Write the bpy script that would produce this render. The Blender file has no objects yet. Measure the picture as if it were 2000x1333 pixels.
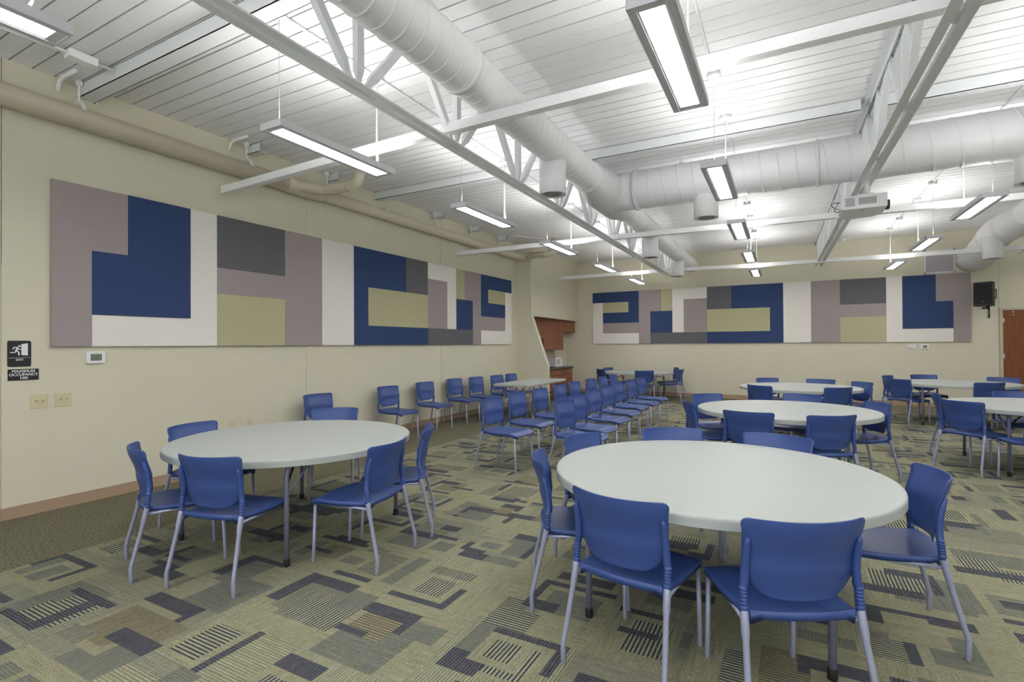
import bpy, bmesh, math, random
from mathutils import Vector, Matrix
random.seed(7)
PI = math.pi
scn = bpy.context.scene
COL = scn.collection

# ------------------------------------------------------------------ helpers
def srgb(r, g, b):
    f = lambda c: (c/255)/12.92 if c/255 <= .04045 else ((c/255+.055)/1.055)**2.4
    return (f(r), f(g), f(b), 1)

MATS = {}
def mat(name, col, rough=.5, metal=0., noise=0., nscale=40., bump=0., bscale=200., emit=None, estr=0., spec=.5, coat=0.):
    m = bpy.data.materials.new(name); m.use_nodes = True
    nt = m.node_tree; b = nt.nodes['Principled BSDF']
    b.inputs['Base Color'].default_value = col
    b.inputs['Roughness'].default_value = rough
    b.inputs['Metallic'].default_value = metal
    b.inputs['Specular IOR Level'].default_value = spec
    if emit:
        b.inputs['Emission Color'].default_value = emit
        b.inputs['Emission Strength'].default_value = estr
    tc = nt.nodes.new('ShaderNodeTexCoord')
    if noise:
        n = nt.nodes.new('ShaderNodeTexNoise'); n.inputs['Scale'].default_value = nscale; n.inputs['Detail'].default_value = 4
        nt.links.new(tc.outputs['Object'], n.inputs['Vector'])
        hs = nt.nodes.new('ShaderNodeMix'); hs.data_type = 'RGBA'; hs.blend_type = 'MIX'
        a = [c*(1-noise) for c in col[:3]]+[1]; c2 = [min(1, c*(1+noise)) for c in col[:3]]+[1]
        hs.inputs[6].default_value = a; hs.inputs[7].default_value = c2
        nt.links.new(n.outputs['Fac'], hs.inputs[0]); nt.links.new(hs.outputs[2], b.inputs['Base Color'])
    if bump:
        n = nt.nodes.new('ShaderNodeTexNoise'); n.inputs['Scale'].default_value = bscale; n.inputs['Detail'].default_value = 3
        nt.links.new(tc.outputs['Object'], n.inputs['Vector'])
        bp = nt.nodes.new('ShaderNodeBump'); bp.inputs['Strength'].default_value = bump; bp.inputs['Distance'].default_value = .002
        nt.links.new(n.outputs['Fac'], bp.inputs['Height']); nt.links.new(bp.outputs['Normal'], b.inputs['Normal'])
    MATS[name] = m
    return m

def fabric(name, col):
    """woven acoustic cloth: two crossed thread waves over the base colour"""
    m = mat(name, col, rough=.95, spec=.15)
    nt = m.node_tree; b = nt.nodes['Principled BSDF']
    tc = nt.nodes.new('ShaderNodeTexCoord')
    outs = []
    for sc in ((260, 260, 18), (18, 18, 300)):
        mp = nt.nodes.new('ShaderNodeMapping'); mp.inputs['Scale'].default_value = sc
        n = nt.nodes.new('ShaderNodeTexNoise'); n.inputs['Scale'].default_value = 1; n.inputs['Detail'].default_value = 1
        nt.links.new(tc.outputs['Object'], mp.inputs[0]); nt.links.new(mp.outputs[0], n.inputs['Vector']); outs.append(n.outputs['Fac'])
    ad = nt.nodes.new('ShaderNodeMath'); ad.operation = 'ADD'
    nt.links.new(outs[0], ad.inputs[0]); nt.links.new(outs[1], ad.inputs[1])
    mr = nt.nodes.new('ShaderNodeMapRange'); mr.inputs[1].default_value = .6; mr.inputs[2].default_value = 1.4
    mr.inputs[3].default_value = .94; mr.inputs[4].default_value = 1.06
    nt.links.new(ad.outputs[0], mr.inputs[0])
    mx = nt.nodes.new('ShaderNodeVectorMath'); mx.operation = 'SCALE'
    mx.inputs[0].default_value = col[:3]; nt.links.new(mr.outputs[0], mx.inputs['Scale'])
    nt.links.new(mx.outputs[0], b.inputs['Base Color'])
    return m

class MB:
    """collects shapes into one bmesh"""
    def __init__(s): s.bm = bmesh.new()
    def box(s, x0, x1, y0, y1, z0, z1, M=None, mi=0):
        vs = [s.bm.verts.new((x, y, z)) for z in (z0, z1) for y in (y0, y1) for x in (x0, x1)]
        if M is not None:
            for v in vs: v.co = M @ v.co
        for f in ((0,2,3,1),(4,5,7,6),(0,1,5,4),(2,6,7,3),(0,4,6,2),(1,3,7,5)):
            fc = s.bm.faces.new([vs[i] for i in f]); fc.material_index = mi
        return s
    def poly(s, pts, d):
        """prism: polygon pts extruded by vector d"""
        a = [s.bm.verts.new(p) for p in pts]; b = [s.bm.verts.new(Vector(p)+Vector(d)) for p in pts]
        s.bm.faces.new(a); s.bm.faces.new(list(reversed(b)))
        n = len(pts)
        for i in range(n): s.bm.faces.new((a[i], b[i], b[(i+1) % n], a[(i+1) % n]))
        return s
    def tube(s, pts, r, n=12, cap=True, flat=None):
        """swept circle along points; r number or list"""
        pts = [Vector(p) for p in pts]; m = len(pts)
        rr = r if isinstance(r, (list, tuple)) else [r]*m
        rings = []; up = None
        for i, p in enumerate(pts):
            if i == 0: t = pts[1]-p
            elif i == m-1: t = p-pts[i-1]
            else: t = (pts[i+1]-p).normalized()+(p-pts[i-1]).normalized()
            t.normalize()
            if up is None:
                a = Vector((0,0,1)) if abs(t.z) < .9 else Vector((1,0,0))
                up = (a-t*a.dot(t)).normalized()
            else: up = (up-t*up.dot(t)).normalized()
            sd = t.cross(up)
            rings.append([s.bm.verts.new(p+(up*math.cos(2*PI*k/n)+sd*math.sin(2*PI*k/n))*rr[i]) for k in range(n)])
        for i in range(m-1):
            for k in range(n):
                f = s.bm.faces.new((rings[i][k], rings[i][(k+1) % n], rings[i+1][(k+1) % n], rings[i+1][k])); f.smooth = True
        if cap:
            s.bm.faces.new(list(reversed(rings[0]))); s.bm.faces.new(rings[-1])
        return s
    def lathe(s, prof, n=48, c=(0,0,0), smooth=True, M=None):
        """profile (r,z) around z axis"""
        rings = []
        for r, z in prof:
            if r < 1e-6: rings.append([s.bm.verts.new((c[0], c[1], c[2]+z))])
            else: rings.append([s.bm.verts.new((c[0]+r*math.cos(2*PI*k/n), c[1]+r*math.sin(2*PI*k/n), c[2]+z)) for k in range(n)])
        for a, b in zip(rings, rings[1:]):
            for k in range(n):
                if len(a) == 1 and len(b) == 1: continue
                if len(a) == 1: f = s.bm.faces.new((a[0], b[k], b[(k+1) % n]))
                elif len(b) == 1: f = s.bm.faces.new((a[k], b[0], a[(k+1) % n]))
                else: f = s.bm.faces.new((a[k], b[k], b[(k+1) % n], a[(k+1) % n]))
                f.smooth = smooth
        if M is not None:
            for r in rings:
                for v in r: v.co = M @ v.co
        return s
    def shell(s, P, N):
        """closed sheet between grid P (top) and grid N (bottom)"""
        A = [[s.bm.verts.new(p) for p in row] for row in P]; B = [[s.bm.verts.new(p) for p in row] for row in N]
        h, w = len(P), len(P[0])
        for i in range(h-1):
            for j in range(w-1):
                for G, rv in ((A, 0), (B, 1)):
                    q = [G[i][j], G[i][j+1], G[i+1][j+1], G[i+1][j]]
                    f = s.bm.faces.new(q[::-1] if rv else q); f.smooth = True
        rim = [(0, j) for j in range(w)]+[(i, w-1) for i in range(1, h)]+[(h-1, j) for j in range(w-2, -1, -1)]+[(i, 0) for i in range(h-2, 0, -1)]
        for k in range(len(rim)):
            (i, j), (a, b) = rim[k], rim[(k+1) % len(rim)]
            f = s.bm.faces.new((A[a][b], A[i][j], B[i][j], B[a][b])); f.smooth = True
        return s
    def obj(s, name, m, parent=None, bevel=0., seg=2, fix=True):
        if fix: bmesh.ops.recalc_face_normals(s.bm, faces=s.bm.faces)
        me = bpy.data.meshes.new(name); s.bm.to_mesh(me); s.bm.free()
        for mm in (m if isinstance(m, (list, tuple)) else [m]): me.materials.append(mm)
        o = bpy.data.objects.new(name, me); COL.objects.link(o)
        if parent: o.parent = parent
        if bevel:
            b = o.modifiers.new('bevel', 'BEVEL'); b.width = bevel; b.segments = seg; b.limit_method = 'ANGLE'; b.angle_limit = .6
        return o

def tag(o, label, cat=None, group=None):
    o['label'] = label
    if cat: o['category'] = cat
    if group: o['group'] = group
    return o
def thing(name, label, cat, loc=(0,0,0), rz=0., group=None):
    o = bpy.data.objects.new(name, None); COL.objects.link(o); o.empty_display_size = .1
    o.location = loc; o.rotation_euler = (0, 0, rz)
    return tag(o, label, cat, group)
def struct(o):
    o['kind'] = 'structure'; return o
def dup(root, loc, rz, label, group=None):
    r = root.copy(); COL.objects.link(r); r.location = loc; r.rotation_euler = (0, 0, rz); r['label'] = label
    if group: r['group'] = group
    for ch in list(root.children):
        c = ch.copy(); COL.objects.link(c); c.parent = r
        for g in list(ch.children):
            d = g.copy(); COL.objects.link(d); d.parent = c
    return r
def lerp(a, b, t): return a+(b-a)*t
def interp(tab, x):
    for (x0, y0), (x1, y1) in zip(tab, tab[1:]):
        if x <= x1: return lerp(y0, y1, max(0, (x-x0)/(x1-x0)))
    return tab[-1][1]
def smoothtab(tab, x):
    for (x0, y0), (x1, y1) in zip(tab, tab[1:]):
        if x <= x1:
            t = max(0, (x-x0)/(x1-x0)); t = t*t*(3-2*t); return lerp(y0, y1, t)
    return tab[-1][1]

# ------------------------------------------------------------------ room constants (metres)
XL, YB, ZC = -5.889, 14.794, 3.95          # left wall, back wall, ceiling
YW = 11.155                                 # wing wall beside the kitchenette
XR, YF = 8.6, -3.6                          # unseen right wall / wall behind the viewer
YJ = 1.782                                  # outer corner of left wall

# ------------------------------------------------------------------ materials
WALL = mat('wall_vinyl', srgb(215,210,189), rough=.75, noise=.03, nscale=3, bump=.25, bscale=260, spec=.25)
# faint scuffs on the vinyl
BASE = mat('baseboard_vinyl', srgb(172,147,123), rough=.55, spec=.3)
WHITE = mat('white_paint', srgb(240,240,240), rough=.55, noise=.02, nscale=2)
DUCT = mat('duct_paint', srgb(236,236,237), rough=.5, noise=.02, nscale=3)
STEEL = mat('joist_paint', srgb(226,229,230), rough=.5, noise=.02, nscale=3)
PIPE = mat('cream_pipe_paint', srgb(208,200,180), rough=.42, noise=.02, nscale=6)
DARK = mat('dark_gap', srgb(44,44,46), rough=.9)
BLUE = mat('blue_plastic', srgb(54,78,138), rough=.36, noise=.04, nscale=9, bump=.12, bscale=900, spec=.5)
LEG = mat('silver_leg_paint', srgb(160,164,188), rough=.38, metal=.25, noise=.03, nscale=20)
TLEG = mat('grey_leg_paint', srgb(128,131,152), rough=.4, metal=.2, noise=.03, nscale=20)
BRACE = mat('dark_brace_steel', srgb(74,74,82), rough=.45, metal=.3, noise=.05, nscale=20)
TOP = mat('blow_moulded_top', srgb(172,177,173), rough=.5, noise=.025, nscale=7, bump=.1, bscale=500)
RUB = mat('black_rubber', srgb(28,27,27), rough=.7, noise=.1)
FRAME = mat('fixture_aluminium', srgb(206,205,210), rough=.5, noise=.02)
LAMP = mat('lit_diffuser', (1,1,1,1), emit=(1,.985,.97,1), estr=16.0)
UPL = mat('lit_uplight', (1,1,1,1), emit=(1,.985,.97,1), estr=11.0)
CHROME = mat('chrome', srgb(222,222,226), rough=.35, metal=.5, noise=.02)
BLACK = mat('black_plastic', srgb(38,36,37), rough=.55, noise=.1, nscale=60)
GRILLE = mat('black_grille', srgb(30,28,29), rough=.8, noise=.3, nscale=500)
SIGNB = mat('sign_black', srgb(38,36,40), rough=.5, noise=.03)
SIGNW = mat('sign_white', srgb(235,235,238), rough=.6, noise=.01)
IVORY = mat('ivory_plate', srgb(208,200,162), rough=.45, noise=.02)
TWHITE = mat('white_plastic', srgb(232,231,232), rough=.4, noise=.01)
LCD = mat('lcd_screen', srgb(112,126,112), rough=.25, noise=.05)
GREYP = mat('grey_plastic', srgb(150,150,156), rough=.5, noise=.03)
COUNTER = mat('counter_laminate', srgb(78,74,72), rough=.4, noise=.25, nscale=120)
F_MAUVE = fabric('mauve_cloth', srgb(163,153,153))
F_NAVY = fabric('navy_cloth', srgb(60,76,115))
F_WHITE = fabric('cream_cloth', srgb(234,229,222))
F_CHAR = fabric('charcoal_cloth', srgb(106,106,110))
F_SAGE = fabric('sage_cloth', srgb(185,181,148))

def wood(name, col, col2):
    m = mat(name, col, rough=.4, spec=.4); nt = m.node_tree; b = nt.nodes['Principled BSDF']
    tc = nt.nodes.new('ShaderNodeTexCoord'); mp = nt.nodes.new('ShaderNodeMapping'); mp.inputs['Scale'].default_value = (14,14,1.1)
    n = nt.nodes.new('ShaderNodeTexNoise'); n.inputs['Scale'].default_value = 2.2; n.inputs['Detail'].default_value = 6
    mx = nt.nodes.new('ShaderNodeMix'); mx.data_type = 'RGBA'; mx.inputs[6].default_value = col; mx.inputs[7].default_value = col2
    nt.links.new(tc.outputs['Object'], mp.inputs[0]); nt.links.new(mp.outputs[0], n.inputs['Vector'])
    nt.links.new(n.outputs['Fac'], mx.inputs[0]); nt.links.new(mx.outputs[2], b.inputs['Base Color'])
    return m
CHERRY = wood('cherry_laminate', srgb(156,100,70), srgb(124,76,52))
DOORW = wood('door_veneer', srgb(148,88,48), srgb(104,56,28))

def deck_mat():
    m = mat('perforated_deck', srgb(232,232,234), rough=.6); nt = m.node_tree; b = nt.nodes['Principled BSDF']
    tc = nt.nodes.new('ShaderNodeTexCoord'); mp = nt.nodes.new('ShaderNodeMapping'); mp.inputs['Scale'].default_value = (105,105,1)
    v = nt.nodes.new('ShaderNodeTexVoronoi'); v.inputs['Randomness'].default_value = 0; v.inputs['Scale'].default_value = 1; v.voronoi_dimensions = '2D'
    nt.links.new(tc.outputs['Object'], mp.inputs[0]); nt.links.new(mp.outputs[0], v.inputs['Vector'])
    mr = nt.nodes.new('ShaderNodeMapRange'); mr.inputs[1].default_value = .22; mr.inputs[2].default_value = .32; mr.inputs[3].default_value = .6; mr.inputs[4].default_value = 1.
    nt.links.new(v.outputs['Distance'], mr.inputs[0])
    sc = nt.nodes.new('ShaderNodeVectorMath'); sc.operation = 'SCALE'; sc.inputs[0].default_value = srgb(246,246,247)[:3]
    nt.links.new(mr.outputs[0], sc.inputs['Scale']); nt.links.new(sc.outputs[0], b.inputs['Base Color'])
    return m
DECK = deck_mat()

def carpet_mat():
    m = bpy.data.materials.new('patterned_carpet'); m.use_nodes = True; nt = m.node_tree; b = nt.nodes['Principled BSDF']
    b.inputs['Roughness'].default_value = .95; b.inputs['Specular IOR Level'].default_value = .1
    L = nt.links.new; N = nt.nodes.new
    def attr(n):
        a = N('ShaderNodeAttribute'); a.attribute_name = n; return a
    def mth(op, a, bb=None, c=None):
        x = N('ShaderNodeMath'); x.operation = op
        for i, v in enumerate((a, bb, c)):
            if v is None: continue
            if isinstance(v, (int, float)): x.inputs[i].default_value = v
            else: L(v, x.inputs[i])
        return x.outputs[0]
    ca, cb, sp = attr('ca'), attr('cb'), attr('sp')
    sep = N('ShaderNodeSeparateColor'); L(sp.outputs['Color'], sep.inputs[0])
    ori, frq, duty = sep.outputs[0], sep.outputs[1], sep.outputs[2]
    tc = N('ShaderNodeTexCoord'); xyz = N('ShaderNodeSeparateXYZ'); L(tc.outputs['Object'], xyz.inputs[0])
    # along = coordinate across the tufts
    mixf = N('ShaderNodeMix'); mixf.data_type = 'FLOAT'; L(ori, mixf.inputs[0]); L(xyz.outputs[0], mixf.inputs[2]); L(xyz.outputs[1], mixf.inputs[3])
    mixg = N('ShaderNodeMix'); mixg.data_type = 'FLOAT'; L(ori, mixg.inputs[0]); L(xyz.outputs[1], mixg.inputs[2]); L(xyz.outputs[0], mixg.inputs[3])
    u, w = mixf.outputs[0], mixg.outputs[0]
    fr = mth('FRACT', mth('MULTIPLY', u, mth('MULTIPLY', frq, 100.)))
    st = mth('LESS_THAN', fr, duty)
    # streaky dropouts: noise stretched along the tufts
    cv = N('ShaderNodeCombineXYZ'); L(mth('MULTIPLY', u, 95.), cv.inputs[0]); L(mth('MULTIPLY', w, 5.), cv.inputs[1])
    n1 = N('ShaderNodeTexNoise'); n1.inputs['Scale'].default_value = 1; n1.inputs['Detail'].default_value = 2; L(cv.outputs[0], n1.inputs['Vector'])
    cv2 = N('ShaderNodeCombineXYZ'); L(mth('MULTIPLY', u, 330.), cv2.inputs[0]); L(mth('MULTIPLY', w, 45.), cv2.inputs[1])
    n2 = N('ShaderNodeTexNoise'); n2.inputs['Scale'].default_value = 1; n2.inputs['Detail'].default_value = 1; L(cv2.outputs[0], n2.inputs['Vector'])
    mx = N('ShaderNodeMix'); mx.data_type = 'RGBA'; L(st, mx.inputs[0]); L(ca.outputs['Color'], mx.inputs[6]); L(cb.outputs['Color'], mx.inputs[7])
    k = mth('ADD', mth('MULTIPLY', n1.outputs['Fac'], .9), mth('MULTIPLY', n2.outputs['Fac'], 1.1))
    sc = N('ShaderNodeVectorMath'); sc.operation = 'SCALE'; L(mx.outputs[2], sc.inputs[0]); L(k, sc.inputs['Scale'])
    # sparse coloured yarn flecks
    n3 = N('ShaderNodeTexNoise'); n3.inputs['Scale'].default_value = 1; n3.inputs['Detail'].default_value = 0
    cv3 = N('ShaderNodeCombineXYZ'); L(mth('MULTIPLY', u, 210.), cv3.inputs[0]); L(mth('MULTIPLY', w, 14.), cv3.inputs[1]); cv3.inputs[2].default_value = 7.
    L(cv3.outputs[0], n3.inputs['Vector'])
    fl = mth('GREATER_THAN', n3.outputs['Fac'], .70)
    m2 = N('ShaderNodeMix'); m2.data_type = 'RGBA'; L(mth('MULTIPLY', fl, .35), m2.inputs[0]); L(sc.outputs[0], m2.inputs[6]); m2.inputs[7].default_value = srgb(150,112,78)
    L(m2.outputs[2], b.inputs['Base Color'])
    bp = N('ShaderNodeBump'); bp.inputs['Strength'].default_value = .25; bp.inputs['Distance'].default_value = .002; L(n2.outputs['Fac'], bp.inputs['Height']); L(bp.outputs[0], b.inputs['Normal'])
    return m
CARPET = carpet_mat()
BORDER = mat('border_carpet', srgb(104,99,76), rough=.95, spec=.1)
def border_nodes():
    nt = BORDER.node_tree; b = nt.nodes['Principled BSDF']; L = nt.links.new
    tc = nt.nodes.new('ShaderNodeTexCoord')
    mp = nt.nodes.new('ShaderNodeMapping'); mp.inputs['Scale'].default_value = (120,60,60); L(tc.outputs['Object'], mp.inputs[0])
    n = nt.nodes.new('ShaderNodeTexNoise'); n.inputs['Scale'].default_value = 1; n.inputs['Detail'].default_value = 2; L(mp.outputs[0], n.inputs['Vector'])
    cr = nt.nodes.new('ShaderNodeValToRGB'); e = cr.color_ramp
    e.elements[0].position = .3; e.elements[0].color = srgb(78,76,66); e.elements[1].position = .7; e.elements[1].color = srgb(146,141,116)
    x = e.elements.new(.5); x.color = srgb(108,104,86)
    L(n.outputs['Fac'], cr.inputs[0]); L(cr.outputs[0], b.inputs['Base Color'])
border_nodes()

# ------------------------------------------------------------------ floor: 24-inch carpet tiles with a woven block pattern
def build_floor():
    T = .6096; n = 12; c = T/n
    X0 = -1.503; Y0 = 1.721                    # a tile corner
    i0 = -5; i1 = 17; j0 = -9; j1 = 19        # tile index ranges (border starts left of i0 and behind j1)
    OL = srgb(149,147,120); OL2 = srgb(118,119,100)
    NV = srgb(62,66,76); NV2 = srgb(94,95,95)
    LN = srgb(58,64,72); LNb = srgb(150,149,124)
    GR = srgb(102,106,102); GR2 = srgb(108,112,104)
    KH = srgb(136,129,100); KH2 = srgb(84,84,80)
    classes = {0: (OL, OL2, 1.15, .38), 1: (LNb, LN, .48, .46), 2: (NV2, NV, .62, .66), 3: (OL2, GR, .7, .6), 4: (KH, KH2, .5, .38), 5: (KH, GR, .8, .4), 6: (OL, GR, 1.0, .5), 7: (LNb, OL2, .62, .45)}
    verts = []; faces = []; ca = []; cb = []; sp = []; mi = []
    nx = (i1-i0)*n; ny = (j1-j0)*n; xs = X0+i0*T; ys = Y0+j0*T
    for j in range(ny+1):
        for i in range(nx+1): verts.append((xs+i*c, ys+j*c, 0))
    R = random.Random(11)
    grid = [[0]*nx for _ in range(ny)]; ori = [[0]*nx for _ in range(ny)]
    for tj in range(j1-j0):
        for ti in range(i1-i0):
            base = R.choice((0,0,0,6,6,7)); g = [[base]*n for _ in range(n)]
            def rect(x, y, w, h, k):
                for b in range(max(0, y), min(n, y+h)):
                    for a in range(max(0, x), min(n, x+w)): g[b][a] = k
            kind = R.random()
            # soft grey field, then one or two lined fields each hugged by an L-shaped dark band
            rect(R.randint(-1,5), R.randint(-1,5), R.randint(5,9), R.randint(4,8), R.choice((3,3,1,6)))
            rect(R.randint(0,8), R.randint(0,8), R.randint(3,6), R.randint(2,4), R.choice((3,3,5)))
            for big in ((True, False) if R.random() < .75 else (True,)):
                w, h = (R.randint(4,6), R.randint(4,6)) if big else (R.randint(3,4), R.randint(2,4))
                x, y = R.randint(1, 11-w), R.randint(1, 11-h)
                t1, t2 = R.choice((1,2,2)), R.choice((1,1,2)); gp = R.choice((0,1))
                sx, sy = R.choice((0,1)), R.choice((0,1))
                L1 = w+R.randint(1,4); L2 = h+R.randint(0,3)
                bx = x-gp-t2 if sx == 0 else x+w+gp; by = y-gp-t1 if sy == 0 else y+h+gp
                rect(x-gp, y-gp, w+2*gp, h+2*gp, 0)
                rect(bx if sx == 0 else bx+t2-L1, by, L1, t1, 2)
                if R.random() < .8: rect(bx, by if sy == 0 else by+t1-L2, t2, L2, 2)
                rect(x, y, w, h, R.choice((1,1,1,3,3,4)) if big else R.choice((1,3,4,0)))
            if R.random() < .6: rect(R.randint(0,7), R.randint(0,9), R.randint(3,5), R.randint(1,2), R.choice((2,2,1)))
            o = (ti+tj) % 2
            for b in range(n):
                for a in range(n):
                    grid[tj*n+b][ti*n+a] = g[b][a]; ori[tj*n+b][ti*n+a] = o
    for j in range(ny):
        y = ys+(j+.5)*c
        for i in range(nx):
            q = j*(nx+1)+i
            faces.append((q, q+1, q+nx+2, q+nx+1))
            A, B, fq, du = classes[grid[j][i]]
            ca.append(A); cb.append(B); sp.append((float(ori[j][i]), fq, du, 1)); mi.append(0)
    # plain border carpet on the left and along the back wall
    xe, ye = xs+nx*c, ys+ny*c
    for (a0, a1, b0, b1) in ((-8.2, xs, YF-.1, YB+.1), (xs, xe, ye, YB+.1), (xe, XR+.2, YF-.1, YB+.1)):
        k = len(verts); verts += [(a0,b0,0),(a1,b0,0),(a1,b1,0),(a0,b1,0)]; faces.append((k,k+1,k+2,k+3))
        ca.append(OL); cb.append(OL); sp.append((0,.5,.5,1)); mi.append(1)
    me = bpy.data.meshes.new('floor'); me.from_pydata(verts, [], faces)
    for nm, data in (('ca', ca), ('cb', cb), ('sp', sp)):
        at = me.attributes.new(nm, 'FLOAT_COLOR', 'FACE') if False else me.attributes.new(nm, 'FLOAT_COLOR', 'CORNER')
        flat = []
        for f, v in zip(faces, data): flat += list(v)*4
        at.data.foreach_set('color', flat)
    me.materials.append(CARPET); me.materials.append(BORDER)
    me.polygons.foreach_set('material_index', mi)
    o = bpy.data.objects.new('floor', me); COL.objects.link(o); struct(o)
    o['label'] = 'patterned olive and slate carpet tiles with a plain olive border'
build_floor()

# ------------------------------------------------------------------ walls
G = .006
def wall_y(name, x_face, th, spans, z0, z1, seams):
    """wall whose face is a plane of constant X; boards between seams, thin backing"""
    m = MB(); ys = [spans[0]]+list(seams)+[spans[1]]
    for a, b in zip(ys, ys[1:]): m.box(x_face-th, x_face, a+(G if a != spans[0] else 0), b-(G if b != spans[1] else 0), z0, z1)
    m.box(x_face-th-.03, x_face-.006, spans[0]+.02, spans[1]-.001, z0+.001, z1-.001)
    return struct(m.obj(name, WALL))
wl = wall_y('wall_left', XL, .12, (YJ, YW), 0, ZC, (4.907, 8.038))
m = MB(); m.box(XL-.12, XL, YF, YJ-G, 2.182, ZC); m.box(XL-.95, XL-.80, YF, YJ+.1, 0, 2.182); m.box(XL-.80, XL-.121, YJ, YJ+.1, 0, 2.182)
m.box(XL-.80, XL-.12, YF, YJ, 2.182, 2.25)
struct(m.obj('wall_left_recess', WALL))
def wall_x(name, y_face, th, spans, z0, z1, seams, holes=()):
    m = MB(); xs = [spans[0]]+list(seams)+[spans[1]]
    for a, b in zip(xs, xs[1:]):
        aa = a+(G if a != spans[0] else 0); bb = b-(G if b != spans[1] else 0)
        cut = [h for h in holes if h[0] < bb and h[1] > aa]
        if cut:
            h = cut[0]
            m.box(aa, h[0], y_face, y_face+th, z0, z1); m.box(h[1], bb, y_face, y_face+th, z0, z1); m.box(h[0], h[1], y_face, y_face+th, h[3], z1)
        else: m.box(aa, bb, y_face, y_face+th, z0, z1)
    return m
m = wall_x('wall_back', YB, .12, (-6.4, XR), 0, ZC, (-2.173, .913, 4.005), holes=((4.063, 5.0, 0, 2.156),))
m.box(-6.4, 4.063, YB+.006, YB+.15, 0, ZC)
struct(m.obj('wall_back', WALL))
m = MB(); m.box(XR, XR+.12, YF, YB, 0, ZC); struct(m.obj('wall_right', WALL))
m = MB(); wx = ((-4.6,-1.2),(-.4,3.0),(3.8,7.2)); wz = (.9,3.1)
m.box(XL-.95, XR, YF-.12, YF, 0, wz[0]); m.box(XL-.95, XR, YF-.12, YF, wz[1], ZC)
for a, b in zip([XL-.95]+[q[1] for q in wx], [q[0] for q in wx]+[XR]): m.box(a, b, YF-.12, YF, wz[0], wz[1])
struct(m.obj('wall_front', WALL))
for k, (a, b) in enumerate(wx):
    m = MB()
    for q in (a+.03, (a*2+b)/3, (a+b*2)/3, b-.03): m.box(q-.03, q+.03, YF-.09, YF-.03, wz[0], wz[1])
    m.box(a, b, YF-.09, YF-.03, wz[0], wz[0]+.06); m.box(a, b, YF-.09, YF-.03, wz[1]-.06, wz[1]); struct(m.obj('window_%d' % (k+1), WHITE))
    L_ = bpy.data.lights.new('daylight', 'AREA'); L_.shape = 'RECTANGLE'; L_.size = b-a; L_.size_y = wz[1]-wz[0]; L_.energy = 34; L_.color = (.82,.90,1.)
    lo = bpy.data.objects.new('window_daylight', L_); COL.objects.link(lo); lo.location = ((a+b)/2, YF-.2, sum(wz)/2); lo.rotation_euler = (PI/2, 0, 0)
# wing wall beside the kitchenette, with its slanted free edge
m = MB()
prof = [(XL-.02,0),(-5.062,0),(-5.062,.973),(-5.125,1.142),(-5.483,2.168),(-5.49,ZC),(XL-.02,ZC)]
m.poly([(x, YW, z) for x, z in prof], (0,.12,0)); struct(m.obj('wall_wing', WALL))
# soffit wall over the kitchenette
m = MB(); m.poly([(-5.49,YW+.12,2.168),(-5.692,YB,2.168),(-5.80,YB,2.168),(-5.60,YW+.12,2.168)], (0,0,ZC-2.168))
m.box(-6.25, -5.71, YW+.12, YB, 2.20, 2.26); struct(m.obj('wall_soffit', WALL))
m = MB(); m.box(-6.22, -6.087, YW+.12, YB, 0, 2.2); struct(m.obj('wall_kitchenette', WALL))

# baseboards
def base_run(name, pts):
    m = MB()
    for (x0, y0), (x1, y1), (nx, ny) in pts:
        q = Vector((nx, ny, 0)); a = Vector((x0, y0, 0)); b = Vector((x1, y1, 0))
        for d, z0, z1 in ((.007, .012, .102), (.014, 0, .014)):
            m.poly([a+Vector((0,0,z0)), b+Vector((0,0,z0)), b+q*d+Vector((0,0,z0)), a+q*d+Vector((0,0,z0))], (0,0,z1-z0))
    return struct(m.obj(name, BASE))
base_run('baseboard_left', [((XL, YJ), (XL, YW), (1, 0)), ((XL-.80, YJ), (XL+.006, YJ), (0, -1)), ((XL, YW), (-5.062, YW), (0, -1)), ((-5.062, YW), (-5.062, YW+.12), (1, 0))])
base_run('baseboard_back', [((-5.45, YB), (4.0, YB), (0, -1)), ((-6.087, 13.86), (-6.087, YB), (1, 0)), ((-6.087, YB), (-5.4, YB), (0, -1))])

# door in the back wall
d = thing('door_1', 'brown wooden door in a beige frame beside the black loudspeaker', 'door', (4.063, YB, 0)); struct(d)
m = MB(); m.box(.003, .91, -.012, .033, .01, 2.152); s_ = m.obj('door_leaf', DOORW, d)
m = MB(); m.box(-.055, 0, -.025, .02, 0, 2.205); m.box(0, .93, -.025, .02, 2.156, 2.205); m.obj('door_frame', mat('beige_frame_paint', srgb(196,186,162), rough=.5, noise=.02), d)
for z in (.22, 1.16, 1.93):
    m = MB(); m.tube([(.0, -.028, z-.05), (.0, -.028, z+.05)], .008, 8); m.box(0, .02, -.027, -.012, z-.05, z+.05); m.obj('hinge', CHROME, d)
for x in (.17, .42):
    for z in (2.05, 2.11):
        m = MB(); m.lathe([(0,0),(.012,0),(.012,.006),(0,.008)], 12, M=Matrix.Translation((x,-.012,z)) @ Matrix.Rotation(PI/2,4,'X')); m.obj('screw_cap', TWHITE, d)
# dark frame of the opening behind the left outer corner
m = MB(); m.box(XL-.79, XL-.13, YF+.4, YF+.46, 0, 2.18); struct(m.obj('trim_1', BASE))

# ------------------------------------------------------------------ ceiling deck
m = MB(); P = .1567; y = 1.826-P*35
while y < YB:
    a = max(y+.007, YF); b = min(y+P-.007, YB)
    if b > YF and b > a: m.box(XL-.95, XR, a, b, ZC, ZC+.02)
    y += P
m.box(XL-.95, XR, YF, YB+.1, ZC+.03, ZC+.05, mi=1)
o = struct(m.obj('ceiling', [DECK, DARK])); o['label'] = 'white perforated metal deck with dark joints'

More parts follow.
